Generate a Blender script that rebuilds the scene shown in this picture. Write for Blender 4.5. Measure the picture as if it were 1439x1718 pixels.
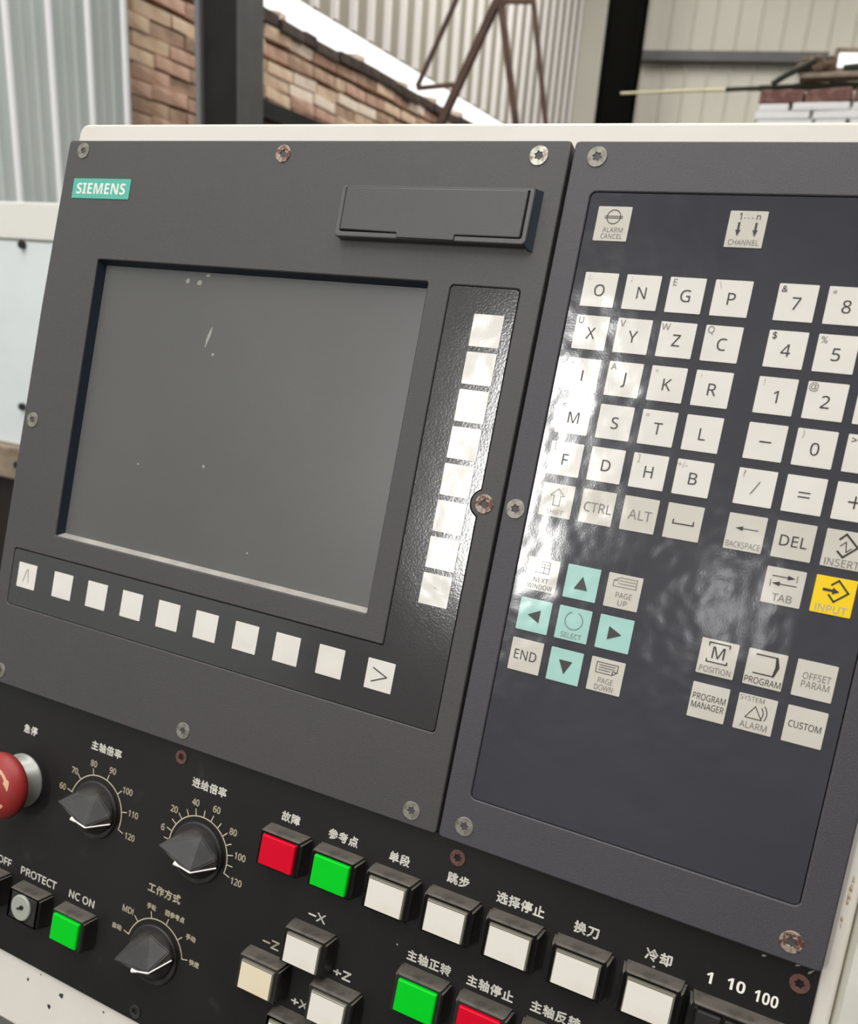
import bpy, bmesh, math, random
from mathutils import Vector, Matrix, geometry
D = bpy.data
SC = bpy.context.scene
COL = SC.collection
for o in list(D.objects):
    D.objects.remove(o)
random.seed(4)

# ------------------------------------------------------------------ camera
TILT = math.atan2(.272, .962)            # the console face leans back by this
PZ = 1.20                                # height of the panel origin above the floor
cd = D.cameras.new('camera')
cam = D.objects.new('camera', cd)
COL.objects.link(cam)
SC.camera = cam
RIGHT = Vector((0.898950, 0.432008, 0.072515)); UP = Vector((-0.202275, 0.262538, 0.943482)); FWD = Vector((-0.388554, 0.862811, -0.323393))
CAMP = Vector((0.154002, -0.341971, 0.128175)) + Vector((0, 0, PZ))
m = Matrix((RIGHT, UP, -FWD)).transposed().to_4x4()
m.translation = CAMP
cam.matrix_world = m
FPX = 1378.67
cd.sensor_fit = 'HORIZONTAL'
cd.sensor_width = 36.0
cd.lens = FPX / 1439.0 * 36.0
cd.shift_y = 113.7 / 1439.0
cd.clip_start = 0.02
cd.clip_end = 200
cd.dof.use_dof = True
cd.dof.focus_distance = 0.40
cd.dof.aperture_fstop = 15.0

# ------------------------------------------------------------------ world, lights, exposure
w = D.worlds.new('sky')
SC.world = w
w.use_nodes = True
bgn = w.node_tree.nodes['Background']
bgn.inputs[0].default_value = (1.0, .985, .96, 1)
bgn.inputs[1].default_value = 2.6
SC.view_settings.view_transform = 'Standard'
SC.view_settings.look = 'None'
SC.view_settings.gamma = 1.0
SC.view_settings.use_curve_mapping = False
SC.view_settings.exposure = -0.71


def area(name, loc, rot, sx, sy, power, col=(1, 1, 1)):
    l = D.lights.new(name, 'AREA')
    l.shape = 'RECTANGLE'; l.size = sx; l.size_y = sy
    l.energy = power; l.color = col
    o = D.objects.new(name, l)
    o.location = loc; o.rotation_euler = rot
    COL.objects.link(o)
    return o


CEIL = 5.6
FRONT_Y = -5.0
# daylight through the window of the wall behind the photographer
area('window_daylight', (-1.72, FRONT_Y - .02, 3.18), (math.radians(90), 0, 0), .54, 2.0, 185, (1, .99, .97))
area('window_daylight', (-0.17, FRONT_Y - .02, 2.46), (math.radians(90), 0, 0), .09, .60, 4.2, (1, 1, 1))
# daylight through the roof lights
for sx_ in (-1.6, 1.2):
    area('rooflight_daylight', (sx_, -1.6, CEIL - .05), (0, 0, 0), 1.0, 5.0, 232, (1.0, .985, .96))
    area('rooflight_daylight', (sx_, 5.4, CEIL - .05), (0, 0, 0), 1.0, 5.0, 250, (1.0, .985, .96))


# ------------------------------------------------------------------ materials
def mat(name, col, rough=.5, metal=0., spec=.5, noise=None, bump=None, coat=0., ramp=None, wave=None, coord='Object'):
    """noise: (scale, detail, colour2, lo, hi) mixes to colour2 ; bump: list of (scale, strength, distance)"""
    mt = D.materials.new(name); mt.use_nodes = True
    nt = mt.node_tree; N = nt.nodes; L = nt.links
    b = N['Principled BSDF']
    b.inputs['Base Color'].default_value = (*col, 1)
    b.inputs['Roughness'].default_value = rough
    b.inputs['Metallic'].default_value = metal
    b.inputs['Specular IOR Level'].default_value = spec
    b.inputs['Coat Weight'].default_value = coat
    b.inputs['Coat Roughness'].default_value = .08
    if coord == 'Position':
        tc = N.new('ShaderNodeNewGeometry')
    else:
        tc = N.new('ShaderNodeTexCoord')
    prev = None
    for nz in (noise or []):
        sc, det, c2, lo, hi = nz
        t = N.new('ShaderNodeTexNoise'); t.inputs['Scale'].default_value = sc; t.inputs['Detail'].default_value = det
        L.new(tc.outputs[coord], t.inputs['Vector'])
        mr = N.new('ShaderNodeMapRange'); mr.inputs[1].default_value = lo; mr.inputs[2].default_value = hi
        L.new(t.outputs[0], mr.inputs[0])
        mx = N.new('ShaderNodeMix'); mx.data_type = 'RGBA'
        mx.inputs[7].default_value = (*c2, 1)
        L.new(mr.outputs[0], mx.inputs[0])
        if prev: L.new(prev, mx.inputs[6])
        else: mx.inputs[6].default_value = (*col, 1)
        prev = mx.outputs[2]
    if prev: L.new(prev, b.inputs['Base Color'])
    pb = None
    for sc, st, dist in (bump or []):
        t = N.new('ShaderNodeTexNoise'); t.inputs['Scale'].default_value = sc; t.inputs['Detail'].default_value = 2
        L.new(tc.outputs[coord], t.inputs['Vector'])
        bp = N.new('ShaderNodeBump'); bp.inputs['Strength'].default_value = st; bp.inputs['Distance'].default_value = dist
        L.new(t.outputs[0], bp.inputs['Height'])
        if pb: L.new(pb, bp.inputs['Normal'])
        pb = bp.outputs[0]
    if pb:
        L.new(pb, b.inputs['Normal'])
        if coat: L.new(pb, b.inputs['Coat Normal'])
    return mt


M = {}
M['plate'] = mat('grey_textured_plastic', (.059, .0545, .0535), .48, noise=[(14, 3, (.056, .052, .052), .4, .7), (2600, 2, (.085, .080, .080), .52, .75)], bump=[(2400, .5, .0003)])
M['plate_k'] = mat('grey_textured_plastic_cool', (.058, .054, .062), .48, noise=[(14, 3, (.054, .051, .059), .4, .7), (2600, 2, (.083, .079, .087), .52, .75)], bump=[(2400, .5, .0003)])
M['membrane_s'] = mat('softkey_foil', (.040, .039, .041), .13, spec=1.0, noise=[(11, 3, (.034, .033, .035), .4, .7)], bump=[(900, .10, .0003), (38, .12, .0010)], coord='Position')
M['membrane'] = mat('keyboard_foil', (.050, .050, .060), .13, spec=.8, noise=[(9, 3, (.043, .043, .053), .4, .7)], bump=[(1300, .07, .0002), (42, .40, .0018)], coord='Position')
M['key'] = mat('key_white', (.79, .755, .70), .14, spec=.8, noise=[(22, 3, (.76, .72, .66), .45, .8)], bump=[(1300, .07, .0002), (42, .40, .0018)], coord='Position')
M['key_grey'] = mat('key_grey', (.64, .605, .535), .14, spec=.8, noise=[(22, 3, (.61, .575, .50), .45, .8)], bump=[(1300, .07, .0002), (42, .40, .0018)], coord='Position')
M['key_teal'] = mat('key_teal', (.40, .66, .60), .14, spec=.8, bump=[(1300, .07, .0002), (42, .40, .0018)], coord='Position')
M['key_yellow'] = mat('key_yellow', (.93, .63, .015), .25, bump=[(900, .10, .0003)])
M['print'] = mat('print_black', (.035, .032, .03), .4)
M['print_grey'] = mat('print_worn_grey', (.20, .19, .17), .4)
M['print_soft'] = mat('print_faded', (.42, .40, .36), .4)
M['silk'] = mat('silk_cream', (.93, .90, .82), .5)
M['silk_tan'] = mat('silk_tan', (.68, .60, .43), .5)
M['glass'] = mat('display_glass', (.096, .094, .091), .34, noise=[(7, 4, (.112, .109, .104), .45, .75)], bump=[(1600, .10, .0002)])
M['dark'] = mat('dark_recess', (.012, .012, .013), .6)
M['bezel'] = mat('display_bezel', (.014, .022, .038), .4)
M['ledge'] = mat('dusty_ledge', (.30, .28, .26), .6, noise=[(60, 4, (.42, .40, .37), .4, .7)])
M['lid'] = mat('lid_plastic', (.066, .063, .062), .42, bump=[(1400, .3, .0004)])
M['frame'] = mat('drive_frame_plastic', (.095, .09, .09), .38, bump=[(1400, .2, .0003)])
M['teal'] = mat('badge_teal', (.09, .47, .36), .4)
M['white'] = mat('badge_white', (.82, .84, .80), .4)
M['op'] = mat('black_operator_plate', (.010, .0095, .0095), .45, spec=.35, noise=[(7, 4, (.018, .016, .014), .45, .75), (55, 4, (.035, .031, .027), .66, .80)], bump=[(900, .10, .0003)])
M['housing'] = mat('black_housing', (.016, .015, .014), .45, noise=[(90, 3, (.030, .027, .023), .45, .75)])
M['housing_dust'] = mat('dusty_housing_top', (.105, .092, .076), .7, noise=[(160, 3, (.060, .053, .044), .45, .7)])
M['green'] = mat('button_green', (0., .60, .018), .35, spec=.2)
M['red'] = mat('button_red', (.66, .002, .022), .35, spec=.2)
M['cream'] = mat('button_cream', (.80, .765, .69), .35, noise=[(60, 3, (.74, .69, .58), .5, .8)])
M['lens'] = mat('clear_cap_rim', (.17, .16, .12), .25)
M['yellowed'] = mat('button_yellowed', (.80, .70, .52), .35, noise=[(60, 3, (.80, .62, .40), .5, .8)])
M['knob'] = mat('knob_black', (.022, .020, .019), .45, noise=[(120, 3, (.045, .040, .034), .45, .75)])
M['mush'] = mat('mushroom_red', (.33, .022, .020), .5, noise=[(60, 3, (.27, .035, .028), .45, .8)])
M['arrow'] = mat('arrow_print', (.72, .42, .26), .5)
M['silver'] = mat('silver_collar', (.36, .37, .34), .42, metal=.4)
M['zinc'] = mat('zinc_screw', (.27, .26, .22), .45, metal=.4, noise=[(260, 3, (.14, .12, .095), .45, .7)], bump=[(900, .3, .0004)])
M['zinc_bright'] = mat('zinc_screw_bright', (.50, .49, .43), .32, metal=.6, noise=[(260, 3, (.20, .17, .13), .42, .65)], bump=[(900, .5, .0005)])
M['rust'] = mat('rusty_screw', (.38, .31, .25), .5, metal=.3, noise=[(420, 4, (.12, .05, .035), .42, .58)], bump=[(700, .6, .0006)])
M['redscrew'] = mat('red_brown_screw', (.13, .055, .045), .6, noise=[(260, 3, (.07, .03, .026), .5, .75)])
M['housepaint'] = mat('enclosure_paint', (.74, .70, .64), .42, noise=[(9, 4, (.68, .64, .56), .45, .75), (70, 3, (.42, .22, .08), .74, .80)], bump=[(300, .08, .0004)])
M['housepaint_low'] = mat('enclosure_paint_lower', (.76, .74, .67), .45, noise=[(14, 5, (.62, .60, .51), .45, .75), (160, 4, (.30, .27, .22), .70, .80)], bump=[(300, .08, .0004)])
M['blackspot'] = mat('paint_chip', (.03, .03, .035), .6)
M['ruststain'] = mat('rust_stain', (.36, .22, .10), .7, noise=[(500, 3, (.66, .56, .42), .42, .56)])
M['dust'] = mat('dust_smear', (.35, .34, .30), .8)
# background
M['sheet'] = mat('corrugated_sheet', (.60, .65, .62), .45, noise=[(1.2, 3, (.52, .57, .54), .4, .7)])
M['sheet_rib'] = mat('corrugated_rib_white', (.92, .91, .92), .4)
M['sheet_back'] = mat('back_sheet', (.64, .61, .51), .5, noise=[(.8, 3, (.58, .56, .47), .4, .7)])
M['sheet_warm'] = mat('upper_sheet', (.34, .31, .24), .5, noise=[(.8, 3, (.29, .265, .21), .4, .7)])
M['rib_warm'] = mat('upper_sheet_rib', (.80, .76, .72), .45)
M['mortar'] = mat('mortar', (.38, .31, .24), .9, noise=[(14, 4, (.50, .41, .32), .4, .7)], bump=[(30, .5, .01)])
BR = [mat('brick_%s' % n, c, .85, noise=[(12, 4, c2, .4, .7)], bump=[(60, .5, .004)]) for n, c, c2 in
      (('tan', (.60, .42, .28), (.74, .58, .42)), ('red', (.46, .27, .19), (.62, .42, .31)), ('brown', (.36, .225, .15), (.52, .37, .26)), ('pale', (.74, .60, .48), (.82, .70, .58)), ('shade_dark', (.045, .030, .024), (.10, .065, .05)))]  # the darkest one paints the shade band along the wall top
M['steel_dark'] = mat('dark_steel', (.018, .0165, .016), .6, spec=.25, noise=[(5, 3, (.026, .024, .022), .4, .7)])
M['steel_mid'] = mat('grey_steel', (.085, .085, .083), .45, noise=[(9, 3, (.11, .105, .10), .4, .7)])
M['rusty_steel'] = mat('rusty_steel', (.115, .062, .045), .7, noise=[(9, 3, (.07, .04, .03), .4, .7)])
M['concrete'] = mat('concrete_floor', (.07, .065, .06), .8, noise=[(2, 5, (.05, .047, .043), .4, .7)])
M['ceiling'] = mat('roof_sheet', (.36, .35, .33), .7)
M['wallplain'] = mat('plain_wall', (.22, .21, .20), .8, noise=[(1, 4, (.18, .17, .16), .4, .7)])
M['paleblue'] = mat('pale_blue_paint', (.86, .91, .92), .4, noise=[(6, 4, (.80, .86, .87), .4, .75)])
M['palecream'] = mat('pale_cream_paint', (.88, .86, .80), .45, noise=[(8, 3, (.84, .78, .66), .5, .8)])
M['tan'] = mat('tan_painted', (.36, .28, .20), .7, noise=[(20, 4, (.22, .16, .11), .45, .7)])
M['darkbrown'] = mat('oily_dark_slot_shade', (.02, .014, .011), .7)  # machine base, and painted shade behind the open brick joints
M['glazed'] = mat('glazed_white_brick', (.92, .90, .90), .5, noise=[(20, 3, (.84, .81, .80), .5, .8)])
M['darkred'] = mat('dark_red_brick', (.17, .08, .065), .85, noise=[(30, 3, (.30, .17, .14), .45, .7)])
M['wood'] = mat('weathered_board', (.33, .27, .21), .8, noise=[(20, 3, (.22, .16, .12), .45, .7)])
M['bamboo'] = mat('pale_bamboo', (.75, .66, .42), .6, noise=[(9, 3, (.60, .43, .22), .5, .75)])
M['bark'] = mat('dark_green_bark', (.025, .030, .018), .85)
M['debris'] = mat('brown_debris', (.13, .085, .06), .9, noise=[(40, 4, (.26, .19, .14), .45, .7)], bump=[(40, .8, .01)])


# ------------------------------------------------------------------ helpers
def tag(o, label=None, cat=None, group=None, kind=None):
    if label: o['label'] = label
    if cat: o['category'] = cat
    if group: o['group'] = group
    if kind: o['kind'] = kind
    return o


def obj(name, mesh, parent=None, loc=(0, 0, 0), rot=(0, 0, 0), label=None):
    o = D.objects.new(name, mesh)
    COL.objects.link(o)
    o.parent = parent
    o.location = loc
    o.rotation_euler = rot
    if label: o['label'] = label
    return o


def root(name, x, y, z, label, cat):
    """an Empty on the console face, its base at panel point x, y, z (mm)"""
    o = D.objects.new(name, None)
    COL.objects.link(o)
    o.empty_display_size = .02
    s, c = math.sin(TILT), math.cos(TILT)
    X, Y, Z = x / 1000, y / 1000, z / 1000
    o.location = (X, s * Y - c * Z, c * Y + s * Z + PZ)
    o.rotation_euler = (math.pi / 2 - TILT, 0, 0)
    o['org'] = (x, y, z)
    return tag(o, label, cat)


def at(r, x, y, z=0):
    """panel mm -> local metres under root r"""
    a = r['org']
    return ((x - a[0]) / 1000, (y - a[1]) / 1000, (z - a[2]) / 1000)


def mesh_from(bm, name, mats, smooth=False):
    me = D.meshes.new(name)
    bm.normal_update()
    bm.to_mesh(me); bm.free()
    for k in mats: me.materials.append(k)
    if smooth:
        for p in me.polygons: p.use_smooth = True
    return me


def box(bm, c, s, mi=0, rot=None, bev=0):
    r = bmesh.ops.create_cube(bm, size=1)
    vs = r['verts']
    for v in vs:
        v.co = Vector((v.co.x * s[0], v.co.y * s[1], v.co.z * s[2]))
    if bev:
        es = list({e for v in vs for e in v.link_edges})
        rr = bmesh.ops.bevel(bm, geom=es, offset=bev, segments=2, affect='EDGES', profile=.5)
        vs = list({v for f in rr['faces'] for v in f.verts} | {v for v in vs if v.is_valid})
        # collect connected
        seen = set(vs); st = list(vs)
        while st:
            v = st.pop()
            for e in v.link_edges:
                o2 = e.other_vert(v)
                if o2 not in seen: seen.add(o2); st.append(o2)
        vs = list(seen)
    mtx = Matrix.Translation(c)
    if rot is not None: mtx = mtx @ rot
    for v in vs: v.co = mtx @ v.co
    for f in {f for v in vs for f in v.link_faces}: f.material_index = mi
    return vs


def tube(bm, a, b, r, seg=10, mi=0, r2=None):
    a, b = Vector(a), Vector(b)
    d = b - a
    res = bmesh.ops.create_cone(bm, cap_ends=True, segments=seg, radius1=r, radius2=r if r2 is None else r2, depth=d.length)
    q = d.to_track_quat('Z', 'Y').to_matrix().to_4x4()
    mtx = Matrix.Translation((a + b) / 2) @ q
    for v in res['verts']: v.co = mtx @ v.co
    for f in {f for v in res['verts'] for f in v.link_faces}: f.material_index = mi


def lathe(bm, prof, seg=40, mi=0, mfun=None):
    """prof: list of (r, z) from bottom to top"""
    rings = []
    for r, z in prof:
        if r < 1e-7: rings.append([bm.verts.new((0, 0, z))])
        else: rings.append([bm.verts.new((r * math.cos(2 * math.pi * k / seg), r * math.sin(2 * math.pi * k / seg), z)) for k in range(seg)])
    for i in range(len(rings) - 1):
        a, b = rings[i], rings[i + 1]
        for k in range(seg):
            k2 = (k + 1) % seg
            if len(a) == 1 and len(b) == 1: continue
            if len(a) == 1: f = bm.faces.new((a[0], b[k2], b[k]))
            elif len(b) == 1: f = bm.faces.new((a[k], a[k2], b[0]))
            else: f = bm.faces.new((a[k], a[k2], b[k2], b[k]))
            f.material_index = mfun(i) if mfun else mi


def rrect(x0, y0, x1, y1, r=1.0, seg=5):
    """rounded rectangle outline, mm, counter-clockwise"""
    out = []
    for cx, cy, a0 in ((x1 - r, y0 + r, -90), (x1 - r, y1 - r, 0), (x0 + r, y1 - r, 90), (x0 + r, y0 + r, 180)):
        for k in range(seg + 1):
            a = math.radians(a0 + 90 * k / seg)
            out.append((cx + r * math.cos(a), cy + r * math.sin(a)))
    return out


def rpoly(pts, r=1.0, seg=4):
    """round the corners of a polygon"""
    out = []
    n = len(pts)
    for i in range(n):
        p = Vector(pts[i]); a = (Vector(pts[i - 1]) - p); b = (Vector(pts[(i + 1) % n]) - p)
        rr = min(r, a.length * .45, b.length * .45)
        p0 = p + a.normalized() * rr; p1 = p + b.normalized() * rr
        for k in range(seg + 1):
            t = k / seg
            q = p0 * (1 - t) ** 2 + p * 2 * t * (1 - t) + p1 * t * t
            out.append((q.x, q.y))
    return out


def plate(name, outlines, z0, z1, mats, bevel=0., org=(0, 0), res=1):
    """solid plate from closed outlines (first outer, rest holes), mm; front face at z1, back at z0"""
    cu = D.curves.new(name + '_c', 'CURVE')
    cu.dimensions = '2D'; cu.fill_mode = 'BOTH'
    cu.extrude = max((z1 - z0) / 2000 - bevel / 1000, 1e-6)
    cu.bevel_depth = bevel / 1000
    cu.bevel_resolution = res
    cu.offset = -bevel / 1000
    for ol in outlines:
        sp = cu.splines.new('POLY')
        sp.points.add(len(ol) - 1)
        for k, (x, y) in enumerate(ol):
            sp.points[k].co = ((x - org[0]) / 1000, (y - org[1]) / 1000, 0, 1)
        sp.use_cyclic_u = True
    o = D.objects.new('tmp', cu)
    COL.objects.link(o)
    dg = bpy.context.evaluated_depsgraph_get()
    me = D.meshes.new_from_object(o.evaluated_get(dg))
    D.objects.remove(o); D.curves.remove(cu)
    me.name = name
    for v in me.vertices: v.co.z += (z0 + z1) / 2000
    me.materials.clear()
    for k in mats: me.materials.append(k)
    return me


def sans(s, bold=False):
    """plain grotesque letter shapes"""
    out = ''
    for ch in s:
        if ch in 'IJ' and not bold: out += ch
        elif 'A' <= ch <= 'Z': out += chr((0x1D5D4 if bold else 0x1D5A0) + ord(ch) - 65)
        elif 'a' <= ch <= 'z': out += chr((0x1D5EE if bold else 0x1D5BA) + ord(ch) - 97)
        elif '0' <= ch <= '9': out += chr((0x1D7EC if bold else 0x1D7E2) + ord(ch) - 48)
        else: out += ch
    return out


def textmesh(s, h, width=None, bold=0, cjk=False, thick=.00004, spacing=1.0, linegap=1.0, maxw=None):
    """centred flat lettering, cap height h (mm); returns mesh in metres"""
    cu = D.curves.new('t', 'FONT')
    heavy = bold == 'B'
    cu.body = s if cjk else sans(s, heavy)
    cu.align_x = 'CENTER'; cu.align_y = 'CENTER'
    cu.size = 1.0
    cu.space_character = spacing
    cu.space_line = linegap
    cu.extrude = 0
    cu.resolution_u = 3
    o = D.objects.new('tmp', cu)
    COL.objects.link(o)
    dg = bpy.context.evaluated_depsgraph_get()
    me = D.meshes.new_from_object(o.evaluated_get(dg))
    D.objects.remove(o); D.curves.remove(cu)
    if not me.vertices: return me
    k = h / 1000 / (.88 if cjk else .714)
    xs = [v.co.x for v in me.vertices]; ys = [v.co.y for v in me.vertices]
    cx, cy = (min(xs) + max(xs)) / 2, (min(ys) + max(ys)) / 2
    kx = k
    wd = (max(xs) - min(xs)) * k * 1000
    if width: kx = k * width / wd
    elif maxw and wd > maxw: kx = k * maxw / wd
    for v in me.vertices:
        v.co = Vector(((v.co.x - cx) * kx, (v.co.y - cy) * k, 0))
    me.materials.clear()
    if bold and not heavy:
        # heavier strokes: the same outline laid down again with small shifts
        bm = bmesh.new(); n = 0
        for dx, dy in ((-1, 0), (1, 0), (0, -1), (0, 1), (0, 0)):
            bm.from_mesh(me); bm.verts.ensure_lookup_table()
            for v in bm.verts[n:]: v.co += Vector((dx * bold / 1000, dy * bold / 1000, 0))
            n = len(bm.verts)
        bm.to_mesh(me); bm.free()
    return me


def join_text(items, name='legend'):
    """items: (mesh, dx, dy mm, material) -> one mesh"""
    bm = bmesh.new()
    mats = []
    for me, dx, dy, mt in items:
        if mt not in mats: mats.append(mt)
        mi = mats.index(mt)
        n0 = len(bm.faces)
        bm.from_mesh(me)
        bm.verts.ensure_lookup_table(); bm.faces.ensure_lookup_table()
        nv = len(me.vertices)
        for v in bm.verts[-nv:]: v.co += Vector((dx / 1000, dy / 1000, 0))
        for f in bm.faces[n0:]: f.material_index = mi; f.smooth = False
        D.meshes.remove(me)
    return mesh_from(bm, name, mats)


def strokes(lines, wd, closed=False):
    """flat polyline strokes (mm) -> mesh"""
    bm = bmesh.new()
    for ln in lines:
        pts = [Vector(p) for p in ln]
        for i in range(len(pts) - 1):
            a, b = pts[i], pts[i + 1]
            d = (b - a).normalized(); n = Vector((-d.y, d.x)) * wd / 2
            e = d * wd / 2
            q = [a - e - n, b + e - n, b + e + n, a - e + n]
            bm.faces.new([bm.verts.new((p.x / 1000, p.y / 1000, 0)) for p in q])
    me = D.meshes.new('s'); bm.to_mesh(me); bm.free()
    return me


def fill(polys):
    bm = bmesh.new()
    for p in polys:
        bm.faces.new([bm.verts.new((x / 1000, y / 1000, 0)) for x, y in p])
    me = D.meshes.new('f'); bm.to_mesh(me); bm.free()
    return me


def arc_pts(cx, cy, r, a0, a1, n=24):
    return [(cx + r * math.cos(math.radians(a0 + (a1 - a0) * k / n)), cy + r * math.sin(math.radians(a0 + (a1 - a0) * k / n))) for k in range(n + 1)]


# screw: countersunk head with a six-lobed recess
def screw_mesh(mt, r=4.6):
    outer = arc_pts(0, 0, r, 0, 360, 32)[:-1]
    star = []
    for k in range(24):
        a = 2 * math.pi * k / 24
        rr = 1.75 + .38 * math.cos(6 * a)
        star.append((rr * math.cos(a), rr * math.sin(a)))
    me = plate('screw', [outer, star], -1.2, .35, [mt, M['dark']], .25)
    bm = bmesh.new(); bm.from_mesh(me)
    res = bmesh.ops.create_circle(bm, cap_ends=True, segments=16, radius=.0021)
    for v in res['verts']: v.co.z = -.0009
    for f in {f for v in res['verts'] for f in v.link_faces}: f.material_index = 1
    bm.to_mesh(me); bm.free()
    return me


SCREW = {k: screw_mesh(M[k]) for k in ('zinc', 'zinc_bright', 'rust')}
SCREW['black'] = screw_mesh(M['knob'], 4.0)
SCREW['redscrew'] = screw_mesh(M['redscrew'], 4.0)


def screw(r, x, y, z, kind, label=None):
    o = obj('screw', SCREW[kind], r, at(r, x, y, z), (0, 0, random.uniform(0, 1)))
    if label: o['label'] = label
    return o


# ------------------------------------------------------------------ the shed (setting)
def struct(name, bm, mats, loc=(0, 0, 0), smooth=False):
    o = obj(name, mesh_from(bm, name, mats, smooth), None, loc)
    o['kind'] = 'structure'
    return o


XL, YB, XR = -2.946, 9.5, 6.0
bm = bmesh.new(); box(bm, (1.5, 3.2, -.05), (9.4, 17.0, .1)); struct('floor', bm, [M['concrete']])
# roof with two runs of roof lights left open
bm = bmesh.new()
xs = [XL - .3, -2.1, -1.1, .7, 1.7, 6.3]
for i in (0, 2, 4): box(bm, ((xs[i] + xs[i + 1]) / 2, 3.1, CEIL + .05), (xs[i + 1] - xs[i], 16.8, .06))
for i in (1, 3):
    for y0, y1 in ((-5.3, -4.1), (.9, 2.9), (7.9, 11.5)): box(bm, ((xs[i] + xs[i + 1]) / 2, (y0 + y1) / 2, CEIL + .05), (xs[i + 1] - xs[i], y1 - y0, .06))
struct('ceiling', bm, [M['ceiling']])
# wall behind the photographer with its window openings
bm = bmesh.new()
wins = [(-1.99, 2.18, -1.45, 4.18), (-.215, 2.16, -.125, 2.76)]
xs = [XL - .2, -1.99, -1.45, -.215, -.125, 6.2]
for i in (0, 2, 4): box(bm, ((xs[i] + xs[i + 1]) / 2, FRONT_Y - .1, CEIL / 2), (xs[i + 1] - xs[i], .16, CEIL))
for x0, z0, x1, z1 in wins:
    box(bm, ((x0 + x1) / 2, FRONT_Y - .1, z0 / 2), (x1 - x0, .16, z0))
    box(bm, ((x0 + x1) / 2, FRONT_Y - .1, (z1 + CEIL) / 2), (x1 - x0, .16, CEIL - z1))
struct('wall_front', bm, [M['wallplain']])
bm = bmesh.new()
x0, z0, x1, z1 = wins[0]
for x in (x0 + .02, x1 - .02): box(bm, (x, FRONT_Y + .02, (z0 + z1) / 2), (.035, .05, z1 - z0))
for z in (z0 + .02, z0 + .55, z0 + 1.25, z1 - .02): box(bm, ((x0 + x1) / 2, FRONT_Y + .02, z), (x1 - x0, .05, .035))
struct('window_2', bm, [M['steel_mid']])
bm = bmesh.new(); box(bm, (6.1, 3.2, CEIL / 2), (.16, 16.8, CEIL)); struct('wall_right', bm, [M['wallplain']])


def corrugated(bm, p0, p1, z0, z1, out, pitch, ribw, ribd, first=.0, ribmat=1, minor=0):
    """sheet from p0 to p1 (xy) with trapezoid ribs standing out along 'out' """
    p0, p1, out = Vector(p0).to_3d(), Vector(p1).to_3d(), Vector(out)
    L = (p1 - p0).length; d = (p1 - p0) / L
    prof = [(0, 0, 0)]
    s = first
    while s + ribw < L:
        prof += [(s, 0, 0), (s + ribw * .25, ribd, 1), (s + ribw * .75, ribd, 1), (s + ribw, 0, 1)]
        for j in range(minor):
            t = s + ribw + (pitch - ribw) * (j + 1) / (minor + 1)
            if t + .012 < L: prof += [(t - .014, 0, 0), (t, .006, 2), (t + .014, 0, 2)]
        s += pitch
    prof.append((L, 0, 0))
    vs = []
    for t, o_, mi in prof:
        q = p0 + d * t + out * o_
        vs.append((bm.verts.new((q.x, q.y, z0)), bm.verts.new((q.x, q.y, z1)), mi))
    for i in range(len(vs) - 1):
        a, b = vs[i], vs[i + 1]
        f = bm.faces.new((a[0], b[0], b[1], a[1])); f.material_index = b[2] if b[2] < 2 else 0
    # back skin gives the sheet thickness
    q0 = p0 - out * .004; q1 = p1 - out * .004
    f = bm.faces.new([bm.verts.new(c) for c in ((q0.x, q0.y, z0), (q1.x, q1.y, z0), (q1.x, q1.y, z1), (q0.x, q0.y, z1))])


# left wall: near sheet, brickwork, upper sheet above a gap of open sky
bm = bmesh.new()
corrugated(bm, (XL + .06, -5.0), (XL + .06, 2.797), 0, CEIL, (1, 0, 0), .198, .026, .016, first=.032, minor=2)
nearw = struct('wall_left', bm, [M['sheet'], M['sheet_rib']])
bm = bmesh.new()
corrugated(bm, (XL - .02, 2.7), (XL - .02, YB), 2.862, CEIL, (1, 0, 0), .2165, .07, .03, first=.09)
struct('wall_left_upper', bm, [M['sheet_warm'], M['rib_warm']])
BT = 2.692                                    # top of the brickwork
bm = bmesh.new()
ym, yl = (2.7 + YB) / 2, YB - 2.7
box(bm, (XL - .19, ym, BT / 2 - .02), (.16, yl, BT - .04), 1)  # backing coloured dark to stand for shade deep in the joints
for z0, z1 in ((0, 2.484), (2.512, 2.560), (2.592, 2.640)): box(bm, (XL - .075, ym, (z0 + z1) / 2), (.09, yl, z1 - z0))
bw = struct('wall_left_brick', bm, [M['mortar'], M['darkbrown']])
bricks = []
for v in range(4):
    bm = bmesh.new()
    L_ = (.235, .235, .235, .112)[v]
    box(bm, (0, 0, 0), (.07, L_, .056), 0, None)
    for q in bm.verts: q.co += Vector((random.uniform(-.006, .006), random.uniform(-.004, .004), random.uniform(-.003, .003)))
    bricks.append([bm, L_])
bmeshes = []
for bm, L_ in bricks:
    ms = []
    for k in range(5):
        ms.append(mesh_from(bm.copy(), 'brick', [BR[k]]))
    bm.free()
    bmeshes.append((ms, L_))
nb = 0
CZ = [2.680, 2.620, 2.535] + [2.456 - .064 * k for k in range(8)]
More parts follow.
